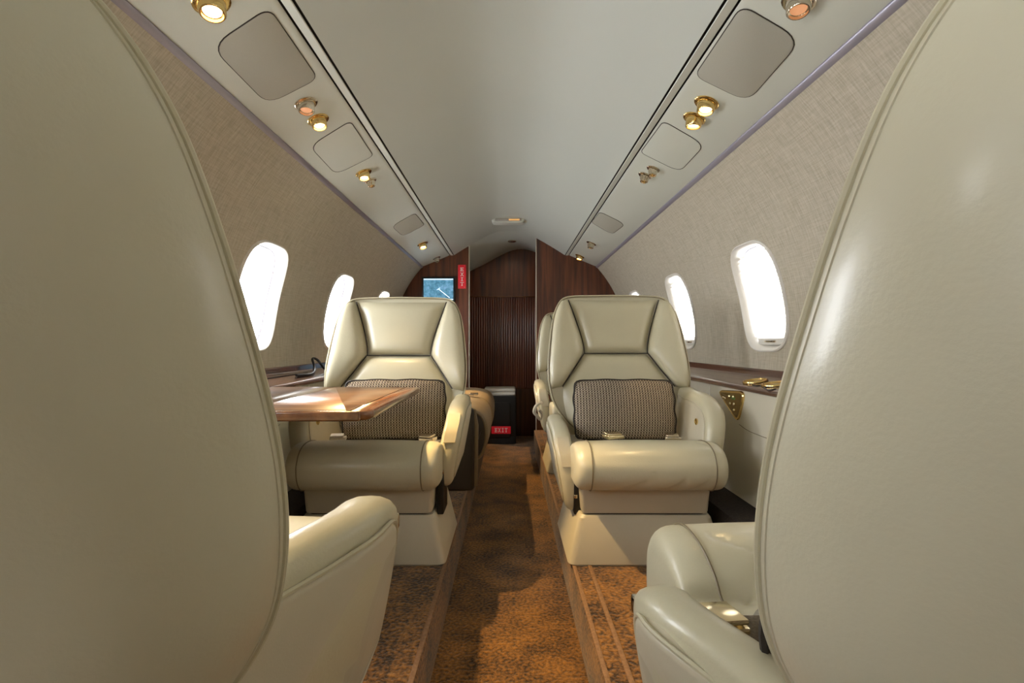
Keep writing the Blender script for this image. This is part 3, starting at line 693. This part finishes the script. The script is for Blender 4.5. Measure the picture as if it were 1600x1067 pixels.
switchplate(1, 'rounded triangular brass plate with buttons on the cream side panel')

# ------------------------------------------------------------------ overhead panel fittings
def psu_frame(side, s, Y): return psu3(side, s, Y), Vector((side * PNv.x, 0, PNv.y))
AIM = Vector((0, -.30, -1)).normalized()
def lamp(px, py, lit, label, size=1.0, power=0.0, aim=None, cone=60):
    side, s, Y = psu_hit(px, py); p, n = psu_frame(side, s, Y)
    t = thing('reading_lamp', label, 'lamp', p)
    q = n.to_track_quat('Z', 'Y').to_matrix().to_4x4()
    bm = B(); lathe(bm, [(.020 * size, -.002), (.0315 * size, -.002), (.0315 * size, .002), (.027 * size, .0055), (.021 * size, .0045)], q, 24); obj('flange', bm, GOLD if lit else CHROME, t, 50)
    da = (Vector(aim) - p).normalized() if aim else AIM
    ax = (n * .35 + AIM * .35 + da * .4).normalized(); qa = ax.to_track_quat('Z', 'Y').to_matrix().to_4x4()
    bm = B(); lathe(bm, [(.0215 * size, -.014), (.0225 * size, .000), (.0215 * size, .022 * size), (.0195 * size, .0245 * size), (.0175 * size, .0245 * size), (.0165 * size, .018 * size)], qa, 24)
    bar = obj('barrel', bm, GOLD if lit else CHROME, t, 50)
    bm = B(); lathe(bm, [(0, .0205 * size), (.010 * size, .0195 * size), (.0168 * size, .0175 * size), (.0168 * size, .016 * size), (0, .016 * size)], qa, 20); obj('lens', bm, LENS if lit else LENSD, t, 60)
    if power:
        li = bpy.data.lights.new('reading_light', 'SPOT'); li.energy = power; li.color = (1.0, .68, .30); li.spot_size = math.radians(cone); li.spot_blend = .6; li.shadow_soft_size = .012
        lo = bpy.data.objects.new('reading_light', li); COL.objects.link(lo); lo.parent = t; lo.location = ax * .034 * size; lo.rotation_euler = da.to_track_quat('-Z', 'Y').to_euler()
    return t
def gasper(px, py, label, size=1.0):
    side, s, Y = psu_hit(px, py); p, n = psu_frame(side, s, Y)
    t = thing('air_nozzle', label, 'air nozzle', p)
    q = n.to_track_quat('Z', 'Y').to_matrix().to_4x4()
    bm = B(); lathe(bm, [(.012 * size, -.002), (.026 * size, -.002), (.026 * size, .002), (.021 * size, .006), (.013 * size, .006)], q, 22); obj('flange', bm, CHROME, t, 50)
    ax = (n * .6 + AIM * .6).normalized(); qa = ax.to_track_quat('Z', 'Y').to_matrix().to_4x4()
    bm = B(); rings = []
    for r, z in ((.0150, -.01), (.0165, .004), (.0165, .012), (.0145, .016), (.0135, .026), (.0105, .028), (.008, .020)):
        rings.append([qa @ Vector(((r * size * (1 + (.10 if k % 4 < 2 and .003 < z < .027 else 0))) * math.cos(2 * math.pi * k / 40), (r * size * (1 + (.10 if k % 4 < 2 and .003 < z < .027 else 0))) * math.sin(2 * math.pi * k / 40), z * size)) for k in range(40)])
    loft(bm, rings); obj('nozzle', bm, CHROME, t, 30)
    bm = B(); lathe(bm, [(0, .029 * size), (.0045 * size, .027 * size), (.0055 * size, .018 * size), (0, .017 * size)], qa, 12); obj('centre_plug', bm, GOLD, t, 50)
lamp(330, 3, True, 'lit brass reading lamp ahead of the large grille over the open windows', 1.12, 26.0, (-.36, .72, .5), 50)
lamp(478, 162, False, 'unlit nickel reading lamp touching the large grille over the open windows', 1.0)
lamp(497, 187, True, 'lit brass reading lamp of the pair between grille and hatch, open window side', 1.0, 95.0, (.05, 1.25, 0), 50)
lamp(568, 270, True, 'lit brass reading lamp with an air nozzle, past the hatch on the open window side', 1.0, 16.0, (-.36, 1.70, .5), 46)
gasper(579, 282, 'nickel air nozzle beside a lit lamp, over the seat at the table', .95)
lamp(660, 381, True, 'lit brass reading lamp near the monitor partition', 1.15, 90.0, (-.02, 2.62, 0), 46)
gasper(682, 403, 'nickel air nozzle closest to the monitor partition', 1.2)
lamp(1248, 2, False, 'unlit reading lamp ahead of the large grille over the shaded windows', 1.0)
lamp(1104, 161, True, 'lit brass reading lamp touching the large grille over the shaded windows', 1.08, 15.0, (.27, 1.05, .14), 50)
lamp(1085, 185, True, 'lit brass reading lamp close to the hatch over the shaded windows', 1.05, 7.0, (.53, 1.84, .53), 20)
gasper(1021, 264, 'nickel air nozzle of a pair over the shaded windows, beside the hatch', 1.0)
gasper(1008, 274, 'nickel air nozzle of a pair over the shaded windows, away from the hatch', 1.05)
gasper(924, 380, 'nickel air nozzle beyond the small grey vent over the shaded windows', 1.3)
lamp(906, 400, True, 'lit brass reading lamp next to the plain mahogany partition', 1.15, 40.0, (.1, 3.75, 0), 50)

def overhead_patch(name, label, cat, corners, radii, m, off, seam=False):
    pts2 = []
    side = None
    for px, py in corners: side, s, Y = psu_hit(px, py); pts2.append((s, Y))
    pts = rnd(pts2, radii, 6)
    c = sum((Vector(p) for p in pts), Vector((0, 0))) / len(pts); o_ = psu3(side, c.x, c.y)
    f = lambda p, off_: psu3(side, p.x, p.y, off_) - o_
    bm = B(); loft(bm, [[f(p, -.003) for p in pts], [f(p, off * .6) for p in pts], [f(p, off) for p in inset(pts, .0025)]])
    me = obj(name, bm, m, None, 30); me.location = o_
    tag(me, label, cat)
    bm = B(); tube(bm, [f(p, .0006) for p in inset(pts, -.0008)], .0014, 6, True); g = obj('edge_gap', bm, SEAM, me)
    return me
overhead_patch('speaker_grille', 'large grey-beige cloth speaker grille over the open windows', 'speaker', [(330, 72), (420, 12), (496, 122), (418, 162)], [.05, .03, .03, .05], SPEAK, .003)
overhead_patch('speaker_grille', 'large grey-beige cloth speaker grille over the shaded windows', 'speaker', [(1252, 62), (1160, 8), (1086, 118), (1168, 158)], [.05, .03, .03, .05], SPEAK, .003)
overhead_patch('oxygen_hatch', 'white rounded hatch cover over the open windows', 'hatch', [(484, 228), (547, 189), (583, 243), (525, 272)], [.05, .025, .025, .05], PSU, .0018)
overhead_patch('oxygen_hatch', 'white rounded hatch cover over the shaded windows', 'hatch', [(1101, 226), (1037, 189), (1001, 238), (1062, 268)], [.05, .025, .025, .05], PSU, .0018)
overhead_patch('vent_grille', 'small grey vent panel near the monitor partition', 'vent', [(612, 353), (648, 333), (663, 351), (630, 369)], [.06, .03, .03, .06], SPEAK, .002)
overhead_patch('vent_grille', 'small grey vent panel near the plain mahogany partition', 'vent', [(977, 350), (938, 331), (924, 347), (956, 366)], [.06, .03, .03, .06], SPEAK, .002)

# sign light on the ceiling
ds = thing('ceiling_sign_light', 'slim lit sign housing on the headliner above the doorway', 'sign light', (pix(794, 348, 3.62).x, 3.62, EYE + .8845))
bm = B(); loft(bm, [[(x * k, y * k2, z) for x, y in rnd([(-.125, -.05), (.125, -.05), (.125, .05), (-.125, .05)], .02)] for k, k2, z in ((1, 1, .004), (.98, .98, -.006), (.86, .90, -.034), (.80, .80, -.037))]); obj('housing', bm, PSU, ds)
bm = B(); box(bm, (0, -.048, -.019), (.185, .010, .020), .004); obj('lens', bm, GREYL, ds)
bm = B(); box(bm, (.042, -.052, -.020), (.075, .006, .012), .003); obj('amber_lens', bm, AMBER, ds)

# ------------------------------------------------------------------ forward end: monitor, signs, cabinet
PYF = Y1 - .001
def letters(word, par, m, x0, z0, hgt, wid, gap, y, vertical=False):
    for k, ch in enumerate(word):
        bm = B(); t = hgt * .17; sw = wid * .22; th = .0016
        cx_, cz_ = (x0, z0 - k * (hgt + gap)) if vertical else (x0 + k * (wid + gap), z0)
        def bar(x, z, w_, h_, rot=None):
            box(bm, (x, 0, z), (w_, th, h_), 0, rot=None) if rot is None else None
            if rot is not None:
                vs_ = box(bm, (0, 0, 0), (w_, th, h_), 0, rot=Matrix.Rotation(rot, 3, 'Y')); bmesh.ops.translate(bm, vec=(x, 0, z), verts=vs_)
        if ch == 'E':
            bar(-wid * .25, 0, sw, hgt)
            for zz, ww in ((.40, .95), (0, .72), (-.40, .95)): bar(-wid * .03, hgt * zz, wid * ww, t)
        elif ch == 'X':
            a = math.atan2(wid * .62, hgt); L_ = math.hypot(wid * .62, hgt) * .95
            bar(0, 0, sw, L_, a); bar(0, 0, sw, L_, -a)
            for sx in (-1, 1):
                for sz in (-1, 1): bar(sx * wid * .33, sz * hgt * .44, wid * .28, t * .6)
        elif ch == 'I':
            bar(0, 0, sw, hgt); bar(0, hgt * .42, wid * .66, t * .8); bar(0, -hgt * .42, wid * .66, t * .8)
        else:
            bar(0, 0, sw, hgt); bar(0, hgt * .40, wid * .98, t); bar(0, -hgt * .43, wid * .44, t * .7)
        bmesh.ops.translate(bm, vec=(cx_, y, cz_), verts=bm.verts); obj('letter', bm, m, par, None, fix=False)
a, b = pix(659.5, 433, PYF), pix(711.5, 472, PYF); c = (a + b) / 2
mo = thing('wall_monitor', 'small flat screen showing a blue map on the mahogany partition', 'monitor', (c.x, PYF, c.z))
lbox('bezel', (0, -.012, 0), (b.x - a.x, .024, a.z - b.z), .004, DARKM, mo)
W_, H_ = (b.x - a.x) - .030, (a.z - b.z) - .028
bm = B(); box(bm, (.001, -.0245, 0), (W_, .002, H_)); sn = obj('screen', bm, SCREEN, mo, None)
bm = B(); box(bm, (.001, -.0258, H_ / 2 - .006), (W_, .001, .009)); box(bm, (.001, -.0258, -H_ / 2 + .005), (W_, .001, .008)); obj('map_bars', bm, MAPWHITE, sn, None)
p0 = Vector((0, 0, .004)); p1 = Vector((.088, 0, -.066)); d = p1 - p0
bm = B(); v = box(bm, (0, 0, 0), (d.length, .001, .006), rot=Matrix.Rotation(math.atan2(-d.z, d.x), 3, 'Y')); bmesh.ops.translate(bm, vec=((p0 + p1) / 2 + Vector((0, -.0262, 0))), verts=bm.verts); obj('track_line', bm, MAPWHITE, sn, None)
bm = B(); v = box(bm, (0, 0, 0), (.03, .001, .005), rot=Matrix.Rotation(math.atan2(-d.z, d.x) + 1.9, 3, 'Y')); bmesh.ops.translate(bm, vec=p0 + Vector((.002, -.0262, -.001)), verts=bm.verts); obj('aircraft_mark', bm, MAPWHITE, sn, None)
a, b = pix(715.8, 413.8, PYF), pix(728.2, 451, PYF); c = (a + b) / 2
es = thing('exit_sign', 'tall red exit sign with stacked white letters on the mahogany partition', 'sign', (c.x, PYF, c.z))
lbox('plate', (0, -.003, 0), (b.x - a.x, .006, a.z - b.z), .002, RED, es)
letters('EXIT', es, WHITE, 0, .0570, .029, .029, .009, -.0070, True)
for zz in (-1, 1):
    for xx in (-1, 1):
        bm = B(); lathe(bm, [(0, 0), (.0025, 0), (.0022, .0015), (0, .002)], Matrix.Translation((xx * .022, -.006, zz * .084)) @ Matrix.Rotation(math.pi / 2, 4, 'X'), 10); obj('screw', bm, CHROME, es)

# low cabinet in the vestibule with a folded pad and the floor exit sign
CYF = 4.15
xa_, xb_ = -.56, pix(806, 600, CYF).x; ztop = pix(780, 619, CYF).z
cb = thing('low_cabinet', 'low black cabinet standing in the forward vestibule', 'cabinet', ((xa_ + xb_) / 2, CYF + .16, 0))
lbox('body', (0, 0, ztop / 2), (xb_ - xa_, .32, ztop), .006, DARKM, cb)
lbox('door', (0.12, -.163, ztop / 2), (.28, .008, ztop - .10), .004, DARKM, cb)
lbox('toe_kick', (0, -.158, .03), (xb_ - xa_ - .02, .01, .06), .002, BLACK, cb)
xc_ = pix(780, 600, CYF).x
pd = thing('folded_pad', 'folded off-white pad lying on the black cabinet', 'pad', (xc_, CYF + .14, ztop))
bm = B(); box(bm, (0, 0, .016), (.265, .26, .030), .012, 3); obj('lower_fold', bm, CLOTHW, pd, 60)
bm = B(); box(bm, (.004, .004, .045), (.258, .25, .028), .012, 3); obj('upper_fold', bm, CLOTHW, pd, 60)
a, b = pix(768, 666, CYF - .008), pix(798, 677.5, CYF - .008); c = (a + b) / 2
e2 = thing('exit_sign', 'small wide red exit sign low down on the black cabinet', 'sign', (c.x, CYF - .009, c.z))
lbox('plate', (0, -.003, 0), (b.x - a.x, .006, a.z - b.z), .002, RED, e2)
letters('EXIT', e2, WHITE, -.0405, 0, .034, .023, .004, -.0070)

# strap hanging from the second seat on the right
bm = B(); q0 = pix(838, 640, 2.62)
pts = [q0 + Vector(v) for v in ((.03, .02, .035), (.0, 0, .02), (-.012, -.01, -.01), (.004, -.01, -.03), (.02, 0, -.05), (.028, .0, -.02), (.012, -.01, .0))]
tube(bm, catmull(pts, 5), .008, 8); tag(obj('loose_strap', bm, CLOTHW), 'crumpled pale strap hanging over the aisle armrest of the hidden seat', 'strap')

vl = thing('vestibule_fill_light', 'small round fill light added in the white vestibule arch', 'lamp', (.02, 4.22, EYE + .845))  # added lamp that brightens the vestibule, no known fixture there
bm = B(); lathe(bm, [(.022, .004), (.036, .004), (.036, -.003), (.030, -.006), (.023, -.004)], Matrix.Identity(4), 24); obj('rim', bm, CHROME, vl, 50)
bm = B(); lathe(bm, [(0, -.001), (.023, -.001), (.023, .003), (0, .003)], Matrix.Identity(4), 24); obj('lens', bm, LENS, vl, 50)
li = bpy.data.lights.new('fill_light', 'SPOT'); li.energy = 2.5; li.color = (1, .82, .58); li.spot_size = math.radians(150); li.spot_blend = .6; li.shadow_soft_size = .02
lo = bpy.data.objects.new('fill_light', li); COL.objects.link(lo); lo.parent = vl; lo.location = (0, 0, -.012)
